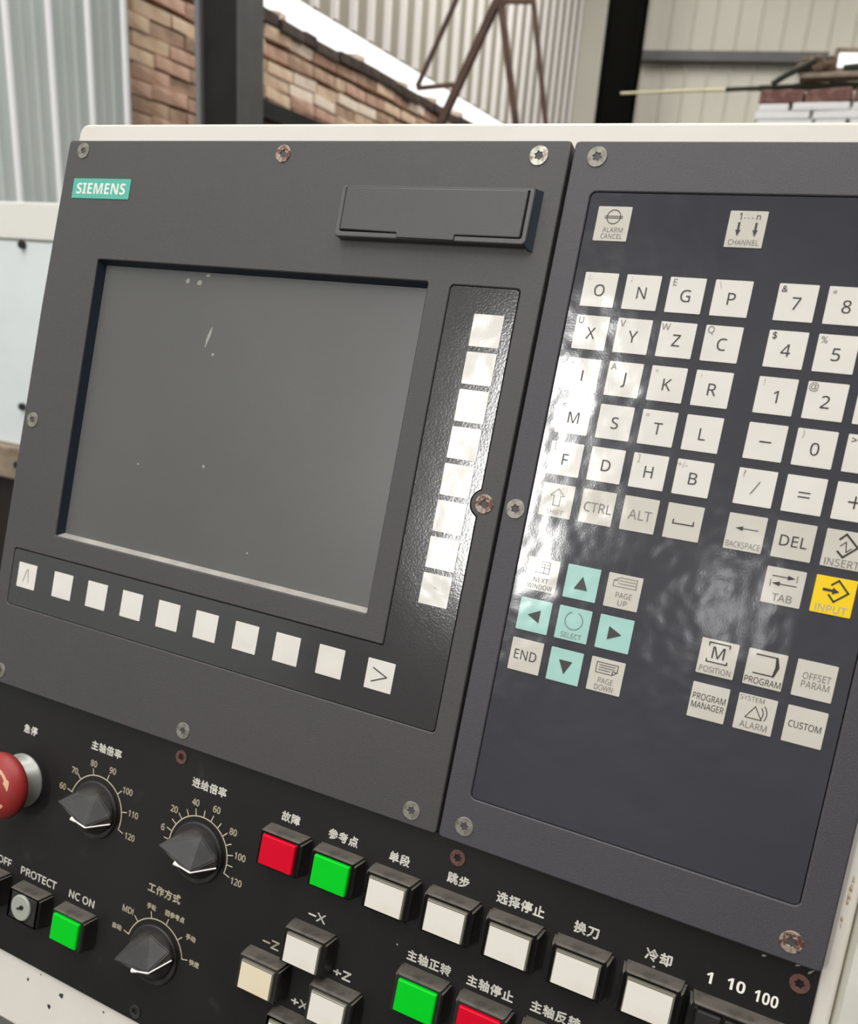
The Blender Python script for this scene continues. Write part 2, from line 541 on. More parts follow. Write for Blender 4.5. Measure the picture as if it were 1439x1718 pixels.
for c, z in enumerate(CZ):
    y = 2.75 + (.12 if c % 2 else 0) + random.uniform(-.02, .02)
    ymax = YB - .1 if c < 3 else (8.6 if c < 6 else 5.6)
    while y < ymax and nb < 298:
        v = 3 if random.random() < .12 else random.randrange(3)
        L_ = bmeshes[v][1]
        mk = random.choices(range(4), (5, 2, 2, 3))[0]
        if y > 2.95 and y < 3.4: mk = random.choices(range(4), (1, 3, 4, 0))[0]
        proud = random.uniform(.0, .012)
        dz = random.uniform(-.003, .003)
        if c == 0: mk = 4; proud += .02; dz = random.uniform(-.010, .008)  # top course darkened in colour for the shade under its jagged edge
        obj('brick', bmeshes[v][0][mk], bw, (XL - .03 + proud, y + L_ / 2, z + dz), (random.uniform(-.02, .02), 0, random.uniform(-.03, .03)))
        if c == 0 and random.random() < .45 and nb < 298:
            obj('brick', bmeshes[3][0][3], bw, (XL - .045, y + .06, z + dz + .048), (random.uniform(-.1, .1), 0, random.uniform(-.3, .3)), 'pale broken brick lying on the wall top'); nb += 1
        nb += 1
        y += L_ + random.uniform(.006, .012)
# back wall
YAW = .20
def by(x): return 9.40 + YAW * (x + 2.946)
W0, W1 = -.43, .75
OUT = (YAW, -1, 0)
bm = bmesh.new()
corrugated(bm, (XL - .1, by(XL - .1)), (W0, by(W0)), 0, CEIL, OUT, .2215, .03, .022, first=.55)
corrugated(bm, (W0, by(W0)), (W1, by(W1)), 0, 3.78, OUT, .2215, .03, .022, first=.10)
corrugated(bm, (W0, by(W0)), (W1, by(W1)), 3.96, CEIL, OUT, .2215, .03, .022, first=.10)
corrugated(bm, (W1, by(W1)), (6.2, by(6.2)), 0, CEIL, OUT, .2215, .03, .022, first=.10)
struct('wall_back', bm, [M['sheet_back'], M['sheet_back']])
YR = Matrix.Rotation(math.atan(YAW), 4, 'Z')
bm = bmesh.new()
for z in (3.785, 3.955): box(bm, ((W0 + W1) / 2, by((W0 + W1) / 2) - .03, z), (1.24, .06, .03), 0, YR)
for x in (W0, W1): box(bm, (x, by(x) - .03, 3.87), (.03, .06, .2), 0, YR)
struct('window_1', bm, [M['tan']])
bm = bmesh.new()
box(bm, (-1.41, by(-1.41) - .06, 3.875), (1.84, .06, .10), 0, YR); box(bm, (-1.41, by(-1.41) - .09, 3.83), (1.84, .10, .012), 0, YR)
struct('trim_1', bm, [M['steel_mid']])

# steel columns
CY = 2.9
bm = bmesh.new()
xa, xb = CAMP.x - 2.764, CAMP.x - 2.525
H = CEIL
box(bm, (xa + .013, CY + .084, H / 2), (.026, .168, H), 2)  # left flange in lighter grey, painting the light it catches
box(bm, (xb - .007, CY + .084, H / 2), (.014, .168, H), 1)
box(bm, ((xa + xb) / 2, CY + .03, H / 2), (xb - xa - .036, .012, H), 0)
o = obj('steel_column', mesh_from(bm, 'steel_column', [M['steel_dark'], M['steel_mid'], mat('lit_flange', (.22, .22, .22), .5)]))
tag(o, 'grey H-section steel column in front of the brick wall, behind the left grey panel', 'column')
o2 = None
bm = bmesh.new()
CY2 = 7.5
k = (CY2 + .342) / 9.342
xa, xb = CAMP.x - 2.735 * k, CAMP.x - 2.385 * k
box(bm, (xa + .012, CY2 + .1, H / 2), (.024, .2, H)); box(bm, (xb - .012, CY2 + .1, H / 2), (.024, .2, H)); box(bm, ((xa + xb) / 2, CY2 + .06, H / 2), (xb - xa - .02, .02, H))
o = obj('steel_column', mesh_from(bm, 'steel_column_far', [mat('black_steel', (.006, .006, .005), .9, spec=0.)]))
tag(o, 'black far steel column before the corrugated back wall', 'column')
# dark rail below the brickwork
bm = bmesh.new(); box(bm, (XL + .04, 6.0, 1.2 + .128 + (1.33 - .128) * .746), (.09, 5.2, .085))
o = obj('steel_rail', mesh_from(bm, 'steel_rail', [M['steel_dark']])); tag(o, 'dark steel rail fixed along the brick wall below its top courses', 'rail')

# rusty A-frame standing in the middle distance
FY = 5.0
fr = D.objects.new('hoist_frame', None); COL.objects.link(fr); fr.location = (-2.15, FY, 0)
tag(fr, 'rusty steel trestle frame with splayed legs and cross bars, in front of the corrugated wall', 'frame')
def bar(name, a, b, r):
    bm = bmesh.new()
    A = Vector((a[0] + 2.15, a[2] if len(a) > 2 else 0, a[1])); B = Vector((b[0] + 2.15, b[2] if len(b) > 2 else 0, b[1]))
    d = B - A
    box(bm, (A + B) / 2, (r * 2, r * 2, d.length), 0, d.to_track_quat('Z', 'Y').to_matrix().to_4x4())
    return obj(name, mesh_from(bm, name, [M['rusty_steel']]), fr)
def ext(a, b, z):
    t = (z - a[1]) / (b[1] - a[1]); return (a[0] + (b[0] - a[0]) * t, z)
P = PZ
b1a, b1b = (-2.368, 1.861 + P), (-2.60, 1.40 + P)
b2a, b2b = (-2.092, 1.844 + P), (-2.412, 1.196 + P)
b3a, b3b = (-2.072, 1.831 + P), (-1.904, 1.19 + P)
b4a, b4b = (-1.864, 1.821 + P), (-1.711, 1.188 + P)
bar('brace', ext(b1a, b1b, 3.5), b1b, .012)
bar('leg', ext(b2a, b2b, 3.08), ext(b2a, b2b, 0), .022)
bar('leg', b3a, ext(b3a, b3b, 0), .018)
bar('leg', b4a, ext(b4a, b4b, 0), .013)
bar('cross_bar', (-2.085, 1.838 + P), (-1.855, 1.822 + P), .012)
bar('cross_bar', (-2.60, 1.392 + P), (-2.345, 1.405 + P), .012)
bar('cross_bar', ext(b2a, b2b, .7), ext(b4a, b4b, .7), .014)

# brick pier with boards and sticks piled on top
pier = D.objects.new('brick_pier', None); COL.objects.link(pier); pier.location = (.15, 3.7, 0)
tag(pier, 'white glazed brick pier with a dark red top course, at the right', 'pier')
bm = bmesh.new(); box(bm, (0, .0, 1.00), (.86, .36, 2.0)); obj('pier_core', mesh_from(bm, 'core', [M['wallplain']]), pier)
bm = bmesh.new(); box(bm, (0, 0, 0), (.108, .11, .027), 0, None, .004); m1 = mesh_from(bm, 'brick', [M['glazed']])
bm = bmesh.new(); box(bm, (0, 0, 0), (.200, .11, .027), 0, None, .004); m2 = mesh_from(bm, 'brick', [M['glazed']])
bm = bmesh.new(); box(bm, (0, 0, 0), (.16, .12, .046), 0, None, .006); m3 = mesh_from(bm, 'brick', [M['darkred']])
for c in range(12):
    z = P + .936 - .0145 - c * .0295
    x = -.468 + (.0 if c % 2 else .012)
    k = c
    while x < .42:
        mm, L_ = (m2, .200) if (k % 3) else (m1, .108)
        if x + L_ > .47: mm, L_ = m1, .108
        obj('brick', mm, pier, (x + L_ / 2, -.19, z + random.uniform(-.002, .002)), (0, 0, random.uniform(-.02, .02)), )
        x += L_ + .012; k += 1
x = -.462
while x < .4:
    obj('brick', m3, pier, (x + .08, -.17, P + .960 + random.uniform(-.003, .003)), (0, random.uniform(-.05, .05), random.uniform(-.08, .08)), 'dark red brick'); x += .167
def plank(name, a, b, wd, th, mt, label, cat):
    A, B = Vector(a), Vector(b); d = B - A
    bm = bmesh.new(); n = 8
    rot = d.to_track_quat('X', 'Z').to_matrix().to_4x4()
    box(bm, (0, 0, 0), (d.length, wd, th), 0, None, min(th, wd) * .2)
    o = obj(name, mesh_from(bm, name, [mt]), None, (A + B) / 2, rot.to_euler())
    return tag(o, label, cat)
def stick(name, a, b, r, mt, label, cat, r2=None):
    bm = bmesh.new(); A, B = Vector(a), Vector(b); n = 7
    c = (A + B) / 2
    for i in range(n):
        p = A.lerp(B, i / n) - c; q = A.lerp(B, (i + 1) / n) - c
        off = lambda t: Vector((0, 0, .004 * math.sin(t * 5)))
        rr = r + ((r2 if r2 is not None else r) - r) * i / n
        tube(bm, p + off(i / n), q + off((i + 1) / n), rr * 1.06, 8, 0, rr * .94)
    o = obj(name, mesh_from(bm, name, [mt]), None, c)
    return tag(o, label, cat)
stick('wooden_stick', (-.450, 3.5, P + .996), (.42, 3.56, P + 1.010), .008, M['bark'], 'dark green stick lying along the brick pile, pointing left', 'stick', .018)
stick('bamboo_pole', (-.861, 3.46, P + .984), (.30, 3.64, P + 1.020), .005, M['bamboo'], 'thin pale bamboo pole sticking out far to the left of the brick pile', 'pole', .009)
plank('wooden_board', (-.185, 3.52, P + 1.032), (.40, 3.55, P + 1.042), .08, .018, M['wood'], 'weathered flat board lying on the brick pile', 'board')
stick('wooden_stick', (-.275, 3.46, P + 1.000), (-.135, 3.47, P + 1.082), .011, M['bark'], 'short dark stick leaning up onto the brown lump', 'stick')
stick('wooden_stick', (-.04, 3.57, P + 1.072), (.42, 3.60, P + 1.100), .013, M['bark'], 'dark stick on top of the board, at the right edge', 'stick')
bm = bmesh.new()
bmesh.ops.create_icosphere(bm, subdivisions=3, radius=1)
for v in bm.verts:
    n = .75 + .25 * math.sin(v.co.x * 5 + 1.3) * math.cos(v.co.y * 4 + v.co.z * 5) + random.uniform(-.05, .05)
    v.co = Vector((v.co.x * .092 * n, v.co.y * .07 * n, max(v.co.z, -.55) * .050 * n))
o = obj('broken_clod', mesh_from(bm, 'broken_clod', [M['debris']]), None, (-.135, 3.56, P + 1.076))
tag(o, 'rough brown clod of broken masonry on top of the board pile', 'rubble')

# pale machine guard at the left
mg = D.objects.new('machine_guard', None); COL.objects.link(mg); mg.location = (-2.35, 1.3, 0)
tag(mg, 'pale blue machine guard with cream top band, left of the grey panel', 'machine')
def gbox(name, x0, x1, z0, z1, y0, y1, mt, lab=None, bev=.004):
    bm = bmesh.new(); box(bm, ((x0 + x1) / 2 + 2.35, (y0 + y1) / 2 - 1.3, (z0 + z1) / 2), (x1 - x0, y1 - y0, z1 - z0), 0, None, bev)
    return obj(name, mesh_from(bm, name, [mt]), mg, label=lab)
gbox('guard_panel', -2.75, -1.60, .84, P + .192, 1.30, 1.36, M['paleblue'], 'pale blue sheet panel')
gbox('top_band', -2.75, -1.60, P + .196, P + .287, 1.295, 1.38, M['palecream'], 'cream top band')
gbox('lower_rail', -2.75, -1.60, .745, .838, 1.27, 1.40, M['tan'], 'tan lower rail')
gbox('machine_base', -2.75, -1.62, 0, .74, 1.31, 1.9, M['darkbrown'], 'dark oily base')
for x, z in ((-1.829, P + .183), (-1.881, P - .245), (-1.885, P - .408)):
    bm = bmesh.new(); tube(bm, (0, 0, 0), (0, -.012, 0), .0105, 6)
    obj('bolt', mesh_from(bm, 'bolt', [M['dark']]), mg, (x + 2.35, -.0 if z > P - .3 else -.03, z))

# ------------------------------------------------------------------ console enclosure
enc = root('console_enclosure', -38, -288, -8, 'off-white painted sheet metal console housing that carries the three control panels', 'enclosure')
ENC_Z = -7.0
out = rpoly([(-283, -331), (207, -331), (206.4, 217.3), (-283, 222.4)], 7, 6)
me = plate('front_face', [out], -34, ENC_Z, [M['housepaint']], 1.6, (-38, -288), 3)
for v in me.vertices: v.co.z += .008
obj('front_face', me, enc)
# body down to the floor
s, c = math.sin(TILT), math.cos(TILT)
def wp(x, y, z): return Vector((x / 1000, s * y / 1000 - c * z / 1000, c * y / 1000 + s * z / 1000 + PZ))
minv = (Matrix.Translation(enc.location) @ enc.rotation_euler.to_matrix().to_4x4()).inverted()
bm = bmesh.new()
top_f = wp(0, 212, -30); bot_f = wp(0, -325, -30)
ring = [(top_f.y, top_f.z), (bot_f.y, bot_f.z), (bot_f.y + .06, bot_f.z - .02), (bot_f.y + .06, 0.0), (bot_f.y + .52, 0.0), (bot_f.y + .52, top_f.z - .05), (top_f.y + .08, top_f.z)]
va = [bm.verts.new(minv @ Vector((-.277, y, z))) for y, z in ring]
vb = [bm.verts.new(minv @ Vector((.2, y, z))) for y, z in ring]
bm.faces.new(va[::-1]); bm.faces.new(vb)
for i in range(len(ring)):
    j = (i + 1) % len(ring)
    bm.faces.new((va[i], va[j], vb[j], vb[i]))
bmesh.ops.recalc_face_normals(bm, faces=bm.faces)
obj('cabinet_body', mesh_from(bm, 'cabinet_body', [M['housepaint']]), enc)
# side wing beyond the fold at the right
bm = bmesh.new()
box(bm, Vector(at(enc, 230.9, -56, -21.2)), (.050, .55, .016), 0, Matrix.Rotation(math.radians(18), 4, 'Y'))
obj('side_flange', mesh_from(bm, 'side_flange', [M['housepaint_low']]), enc, label='dirty grey-white flange folded back beyond the right edge')
def blob(name, r, x, y, z, rx, ry, mt, label=None, ang=0, seed=0):
    rd = random.Random(seed)
    bm = bmesh.new(); vs = []
    n = 14
    for k in range(n):
        a = 2 * math.pi * k / n; q = rd.uniform(.7, 1.15)
        vs.append(bm.verts.new((rx * q * math.cos(a) / 1000, ry * q * math.sin(a) / 1000, 0)))
    bm.faces.new(vs)
    return obj(name, mesh_from(bm, name, [mt]), r, at(r, x, y, z), (0, 0, ang), label)
for i, (x, y, rx, ry) in enumerate([(-217.8, -298.2, .9, 1.2), (-189.5, -297.1, 2.0, 1.6), (-197.7, -307.6, 1.3, 1.7), (-156, -293.2, .8, .8), (-208, -291, .7, .5)]):
    blob('paint_chip', enc, x, y, ENC_Z + .06, rx, ry, M['blackspot'], None, .3 * i, i)
blob('rust_stain', enc, 203.2, -86, ENC_Z + .06, .8, 8, M['ruststain'], 'brown rust streak beside the right panel', -.03, 7)
blob('rust_stain', enc, 202.6, -99, ENC_Z + .06, .5, 3, M['ruststain'], 'small brown rust spot beside the right panel', .1, 8)

# ------------------------------------------------------------------ screen panel (left)
sp = root('screen_panel', -127, -121, ENC_Z, 'dark grey display panel with a blank screen, white soft keys and a floppy drive cover', 'control panel')
O = (-127, -121)
def Lmem(g):
    """softkey foil outline, grown by g mm"""
    out = []
    R_ = 1.8
    def corner(cx, cy, a0, a1, r=R_, n=5): return [(cx + r * math.cos(math.radians(a0 + (a1 - a0) * k / n)), cy + r * math.sin(math.radians(a0 + (a1 - a0) * k / n))) for k in range(n + 1)]
    x0, x1, xi = -275.8 - g, 17.4 + g, -17.4 - g
    y0, y1, yi = -71.3 - g, 140 + g, -36.9 + g
    out += corner(x0 + R_, y0 + R_, 180, 270)
    out += corner(x1 - R_, y0 + R_, 270, 360)
    nr = 7.0 - g
    dx = 20.1 - x1
    dy = math.sqrt(max(nr * nr - dx * dx, .1))
    a1 = math.degrees(math.atan2(-dy, -dx)) % 360; a2 = math.degrees(math.atan2(dy, -dx)) % 360
    out += [(20.1 + nr * math.cos(math.radians(a1 + (a2 - a1) * k / 10)), 40.4 + nr * math.sin(math.radians(a1 + (a2 - a1) * k / 10))) for k in range(11)]
    out += corner(x1 - R_, y1 - R_, 0, 90)
    out += corner(xi + R_, y1 - R_, 90, 180)
    out += [(xi + .0, yi + 1.0), (xi - .3, yi + .3), (xi - 1.0, yi)]
    out += corner(x0 + R_, yi - R_, 90, 180)
    return out
outer = rpoly([(-286.3, -121.3), (28.3, -119.0), (28.6, 207.6), (-281.4, 209.3), (-284.6, 110), (-286.0, -30)], 2.2, 4)
disp = rrect(-244.8, -23.4, -29.9, 141.0, 1.2)
me = plate('front_plate', [outer, disp, Lmem(.30)], ENC_Z, 0, [M['plate']], .7, O, 2)
for v in me.vertices: v.co.z += -ENC_Z / 1000
obj('front_plate', me, sp)
me = plate('softkey_membrane', [Lmem(-.05)], ENC_Z, -.25, [M['membrane_s']], .08, O)
for v in me.vertices: v.co.z += -ENC_Z / 1000
obj('softkey_membrane', me, sp, label='semi-gloss charcoal L-shaped foil around the screen')
# display recess: four sloped walls and the glass
zt = -ENC_Z / 1000
bm = bmesh.new()
def q3(x, y, z): return Vector(((x - O[0]) / 1000, (y - O[1]) / 1000, z / 1000 + zt))
A = [(-244.8, 141), (-29.9, 141), (-29.9, -23.4), (-244.8, -23.4)]
B = [(-242.6, 139.2), (-31.2, 139.2), (-31.2, -21.2), (-242.6, -21.2)]
for i in range(4):
    j = (i + 1) % 4
    f = bm.faces.new([bm.verts.new(q3(*p)) for p in ((*A[i], -1.2), (*B[i], -5.2), (*B[j], -5.2), (*A[j], -1.2))])
    f.material_index = 1 if i == 2 else 0
me = mesh_from(bm, 'display_bezel', [M['bezel'], M['ledge']])
obj('display_bezel', me, sp, label='sloped recess walls, dusty pale along the bottom')
me = plate('display_glass', [rrect(-242.5, -22.6, -30.6, 140.2, 1)], -6.9, -5.2, [M['glass']], 0, O)
for v in me.vertices: v.co.z += zt
obj('display_glass', me, sp, label='blank dark grey matt display glass')
for i, (x, y, rx, ry, an) in enumerate([(-159.5, 105, 1.0, 6.0, -.25), (-180.5, 134, 1.6, 1.6, 0), (-172, 133.5, 2.2, 1.3, .2), (-148.5, 33.5, .9, .9, 0), (-195, 28, .7, .7, 0), (-167, 137.6, 1.5, 1.0, 0), (-155, 95, 1.0, .8, 0), (-110, -8, .6, .6, 0)]):
    blob('dust_mark', sp, x, y, -5.12, rx, ry, M['dust'], None, an, 30 + i)
# softkeys
KEYM = {}
def keymesh(kind, s=15.0):
    if (kind, s) not in KEYM:
        me = plate('key', [rrect(-s / 2, -s / 2, s / 2, s / 2, .35, 2)], 0, .28, [M[kind]], .06)
        KEYM[(kind, s)] = me
    return KEYM[(kind, s)]
SX = [-270.3, -240.4, -213.0, -186.1, -159.2, -132.6, -105.8, -79.5, -52.8, -24.1]
for i, x in enumerate(SX):
    k = obj('softkey', keymesh('key', 15.2), sp, at(sp, x + 7.65, -51.9, -.25))
    if i == 0:
        k['label'] = 'white soft key marked with a faint upward chevron'
        obj('legend', join_text([(strokes([[(-2.6, -3.6), (-.2, 4.0), (.6, 4.0), (2.0, -3.6)]], .55), 0, 0, M['print_soft'])]), k, (0, 0, .0004))
    if i == 9:
        k['label'] = 'white soft key marked with a black right-pointing chevron'
        obj('legend', join_text([(strokes([[(-3.9, 3.2), (4.0, .0), (-3.9, -3.6)]], .6), 0, 0, M['print'])]), k, (0, 0, .0004))
for i in range(8):
    k = obj('softkey', keymesh('key', 15.2), sp, at(sp, 4.85 - .1 * i, 120.05 - 17.77 * i, -.25))
    if i == 7:
        obj('legend', join_text([(strokes([[(-.6, 1.2), (.4, 1.0)]], .4), 0, 0, M['print_soft'])]), k, (0, 0, .0004))
# badge
b = obj('logo_badge', plate('logo_badge', [rrect(-22.3, -5.75, 22.3, 5.75, .3, 2)], 0, .3, [M['teal']], .08), sp, at(sp, -250.7, 181.3, 0), label='teal name badge with white lettering')
obj('lettering', join_text([(textmesh('SIEMENS', 6.2, 38.0, bold='B'), 0, 0, M['white'])], 'lettering'), b, (0, 0, .0004))
# floppy drive cover
fo = (-33, 171)
me = plate('drive_frame', [rrect(-84.2, 158.8, 17.6, 184.0, 2.2), rrect(-81.4, 161.6, 14.9, 183.2, .6)], 0, 5, [M['frame']], .7, fo, 3)
dfm = obj('drive_frame', me, sp, at(sp, fo[0], fo[1], 0), label='raised dark frame of the floppy drive cover')
bm = bmesh.new()
box(bm, (0.0, .0, .0012), (.0985, .0235, .0024)); 
obj('frame_floor', mesh_from(bm, 'frame_floor', [M['dark']]), dfm, ((-33.3 - fo[0]) / 1000, (172.2 - fo[1]) / 1000, 0))
# flared right-hand cheek of the frame
bm = bmesh.new()
pr = [(17.2, 158.6, 4.6), (17.2, 184.0, 4.6), (19.9, 184.6, 0), (19.9, 157.0, 0), (17.2, 157.6, 0), (17.2, 185, 0)]
V = [bm.verts.new(((x - fo[0]) / 1000, (y - fo[1]) / 1000, z / 1000)) for x, y, z in pr]
for f in ((0, 3, 2, 1), (0, 4, 3), (1, 2, 5), (0, 1, 5, 4), (4, 5, 2, 3)): bm.faces.new([V[i] for i in f])
obj('frame_cheek', mesh_from(bm, 'frame_cheek', [mat('cheek_blue_black', (.050, .064, .085), .35)]), dfm, label='dark blue-black sloped cheek')
lid = rpoly([(-81.0, 162.2), (-48.9, 161.6), (-48.9, 159.2), (-18.0, 159.0), (-18.0, 161.6), (14.5, 161.6), (14.5, 182.9), (-81.0, 182.9)], .5, 2)
me = plate('drive_lid', [lid], 2.4, 5.6, [M['lid']], .5, fo, 2)
obj('drive_lid', me, dfm, (0, 0, 0), label='hinged lid with a finger tab along its lower edge')
for x, y, k, lb in [(-269.3, 203.1, 'zinc', None), (-126.9, 201.5, 'rust', 'slightly rusty screw'), (14.0, 200.8, 'zinc_bright', 'bright worn zinc screw'), (-277.6, 42.3, 'zinc', None),
                    (20.3, 40.4, 'rust', 'rusty screw set in a notch of the foil'), (-273.0, -113.7, 'zinc', None), (-128.0, -111.7, 'zinc', None), (13.8, -111.8, 'zinc', None)]:
    screw(sp, x, y, .05, k, lb)

# ------------------------------------------------------------------ keyboard panel (right)
kp = root('keyboard_panel', 114, -121, ENC_Z, 'dark grey keyboard panel with white letter keys, teal cursor keys and a yellow input key', 'keyboard')
O = (114, -121)
outer = rpoly([(29.6, -119.2), (199.3, -119.4), (199.4, 206.2), (30.2, 207.4)], 2.2, 4)
me = plate('front_plate', [outer, rrect(41.7, -96.4, 186.2, 185.2, 2.6)], ENC_Z, 0, [M['plate_k']], .7, O, 2)
for v in me.vertices: v.co.z += -ENC_Z / 1000
obj('front_plate', me, kp)
me = plate('key_membrane', [rrect(42.1, -96.0, 185.8, 184.8, 2.3)], ENC_Z, -.25, [M['membrane']], .08, O)
for v in me.vertices: v.co.z += -ENC_Z / 1000
obj('key_membrane', me, kp, label='glossy slate-grey foil under the keys')
for x, y, k, lb in [(41.3, 200.3, 'zinc', None), (35.9, 40.8, 'zinc', None), (41.6, -110.6, 'zinc', None), (186.2, -111.2, 'rust', 'rusty flaking screw in the lower right corner')]:
    screw(kp, x, y, .05, k, lb)


def key(x, y, kind, items, label, sup=None, supm='print_grey'):
    """x, y: top-left corner in mm"""
    k = obj('key', keymesh(kind), kp, at(kp, x + 7.5, y - 7.5, -.25), label=label)
    it = []
    for i in items:
        if i[0] == 't':
            _, s_, h_, dx, dy, mw, mk = i
            it.append((textmesh(s_, h_, maxw=mw), dx, dy, M[mk]))
        elif i[0] == 's': it.append((strokes(i[1], i[2]), 0, 0, M[i[3]]))
        elif i[0] == 'f': it.append((fill(i[1]), 0, 0, M[i[2]]))
    if sup:
        t = textmesh(sup, 2.8, maxw=4.4)
        it.append((t, -5.2, 5.3, M[supm]))
    if it: obj('legend', join_text(it), k, (0, 0, .00042))
    return k


NX = [46.75, 65.45, 84.15, 102.9, 128.05, 146.75, 165.4]
NY = [150.0 - 18.95 * r for r in range(7)]
rows = ['ONGP', 'XYZC', 'IJKR', 'MSTL', 'FDHB']
sups = {'O': ':', 'N': ';', 'G': 'E', 'P': '\\', 'X': 'U', 'Y': 'V', 'Z': 'W', 'C': 'Q', 'I': '_', 'J': 'A', 'K': '"', 'R': "'", 'M': '<', 'T': '*', 'F': '[', 'H': ']', 'B': '+/-'}
faint = set('ONPKRTFHB')
for r, row in enumerate(rows):
    for c, ch in enumerate(row):
        key(NX[c], NY[r], 'key', [('t', ch, 5.0, .1, -.2, None, 'print')], 'white key with the letter ' + ch, sups.get(ch), 'print_soft' if ch in faint else 'print_grey')
nums = [('7', '&', 4, 0), ('8', '*', 5, 0), ('9', '(', 6, 0), ('4', '$', 4, 1), ('5', '%', 5, 1), ('6', '^', 6, 1), ('1', '!', 4, 2), ('2', '@', 5, 2), ('3', '#', 6, 2),
        ('-', None, 4, 3), ('0', ')', 5, 3), ('.', '>', 6, 3), ('/', '?', 4, 4), ('=', None, 5, 4), ('+', None, 6, 4)]
nm = {'-': 'a minus sign', '.': 'a full stop', '/': 'a slash', '=': 'an equals sign', '+': 'a plus sign'}
for ch, s_, c, r in nums:
    if ch == '-': it = [('s', [[(-2.0, 0), (2.0, 0)]], .6, 'print')]
    elif ch == '=': it = [('s', [[(-2.0, .9), (2.0, .9)], [(-2.0, -.9), (2.0, -.9)]], .5, 'print')]
    elif ch == '+': it = [('s', [[(-2.2, 0), (2.2, 0)], [(0, 2.2), (0, -2.2)]], .6, 'print')]
    elif ch == '/': it = [('s', [[(-1.3, -2.6), (1.3, 2.4)]], .5, 'print_grey')]
    elif ch == '.': it = [('s', [[(-.1, -2.2), (.1, -2.2)]], .7, 'print')]
    else: it = [('t', ch, 5.0, .1, -.3, None, 'print')]
    key(NX[c], NY[r], 'key', it, 'white key with ' + (nm.get(ch) or 'the digit ' + ch), s_, 'print_soft' if s_ in ('!', ')') else ('print' if s_ in ('&', '$', '>') else 'print_grey'))
G = 'key_grey'
key(46.7, 178.9, G, [('s', [arc_pts(0, 3.0, 3.0, 0, 360, 28), [(-3.9, 3.25), (3.9, 3.25)], [(-3.9, 2.5), (3.9, 2.5)]], .32, 'print'), ('t', 'ALARM', 2.1, .6, -2.6, 9.0, 'print_grey'), ('t', 'CANCEL', 2.1, .6, -5.4, 9.6, 'print_grey')], 'light grey key marked ALARM CANCEL with a divided circle')
key(102.9, 178.5, G, [('t', '1', 2.8, -3.2, 5.3, None, 'print'), ('t', 'n', 2.5, 4.0, 4.9, None, 'print'), ('s', [[(-1.6, 4.6), (-1.3, 4.6)], [(0, 4.6), (.3, 4.6)], [(1.5, 4.6), (1.8, 4.6)]], .28, 'print_grey'),
     ('f', [[(-3.6, 2.8), (-2.7, 2.8), (-2.7, -.3), (-3.6, -.3)], [(-4.2, -.3), (-2.1, -.3), (-3.15, -3.0)], [(3.2, 2.8), (4.1, 2.8), (4.1, -.3), (3.2, -.3)], [(2.6, -.3), (4.7, -.3), (3.65, -3.0)]], 'print'),
     ('t', 'CHANNEL', 2.2, 0, -5.4, 12.2, 'print_grey')], 'light grey key marked CHANNEL with two down arrows')
y5, y6 = NY[5], NY[6]
key(46.75, y5, G, [('s', [[(-1.5, -2.2), (-1.5, 2.2), (-3.2, 2.2), (0, 5.4), (3.2, 2.2), (1.5, 2.2), (1.5, -2.2), (-1.5, -2.2)]], .25, 'print_grey'), ('t', 'SHIFT', 2.2, 0, -5.2, 9.6, 'print_soft')], 'light grey key marked SHIFT, half lost in glare')
key(65.45, y5, G, [('t', 'CTRL', 4.2, .3, -.2, 12.4, 'print_grey')], 'light grey key marked CTRL')
key(84.15, y5, G, [('t', 'ALT', 4.2, .3, -.2, 10.6, 'print_grey')], 'light grey key marked ALT')
key(102.9, y5, G, [('s', [[(-4.2, .6), (-4.2, -.9), (4.2, -.9), (4.2, .6)]], .55, 'print')], 'light grey key with a space bar mark')
def arrow(x0, x1, y, wd=.36, hl=3.0, hw=1.9, mk='print'):
    sgn = 1 if x1 > x0 else -1
    return [('s', [[(x0, y), (x1 - sgn * hl, y)]], wd, mk), ('f', [[(x1 - sgn * hl, y - hw / 2), (x1, y), (x1 - sgn * hl, y + hw / 2)]], mk)]
key(128.05, y5, G, arrow(4.6, -4.2, 1.6) + [('t', 'BACKSPACE', 2.4, 0, -5.2, 13.4, 'print_grey')], 'light grey key marked BACKSPACE')
key(146.75, y5, G, [('t', 'DEL', 4.4, 0, -.2, 10.4, 'print')], 'light grey key marked DEL')
key(165.4, y5, G, [('s', [[(-2.2, 4.0), (-.2, 6.2), (4.6, 1.6), (.0, -3.0), (-2.2, -1.0)]], .75, 'print'), ('s', [[(-1.6, 1.4), (.2, 3.2), (.8, -.8), (2.4, .8)]], .35, 'print'), ('t', 'INSERT', 2.9, .2, -5.4, 12.6, 'print_grey')], 'light grey key marked INSERT')
key(146.75, y6, G, arrow(-4.8, 3.9, 4.0) + arrow(4.6, -4.6, 1.0) + [('s', [[(4.5, 5.2), (4.5, 2.8)], [(-5.2, 2.2), (-5.2, -.2)]], .36, 'print_grey'), ('t', 'TAB', 3.0, .3, -4.6, None, 'print_grey')], 'light grey key marked TAB')
key(165.4, 36.5, 'key_yellow', [('s', [[(-1.4, 4.4), (.8, 6.4), (5.0, 2.0), (.4, -2.2), (-1.8, .2)]], .72, 'print'), ('f', [[(-4.4, 2.7), (-.6, 2.5), (-.6, 1.5), (-4.4, 1.6)], [(-.8, 3.4), (1.8, 1.9), (-.8, .6)]], 'print'), ('t', 'INPUT', 2.9, 0, -5.2, 11.6, 'print_soft')], 'yellow key marked INPUT')
T = 'key_teal'
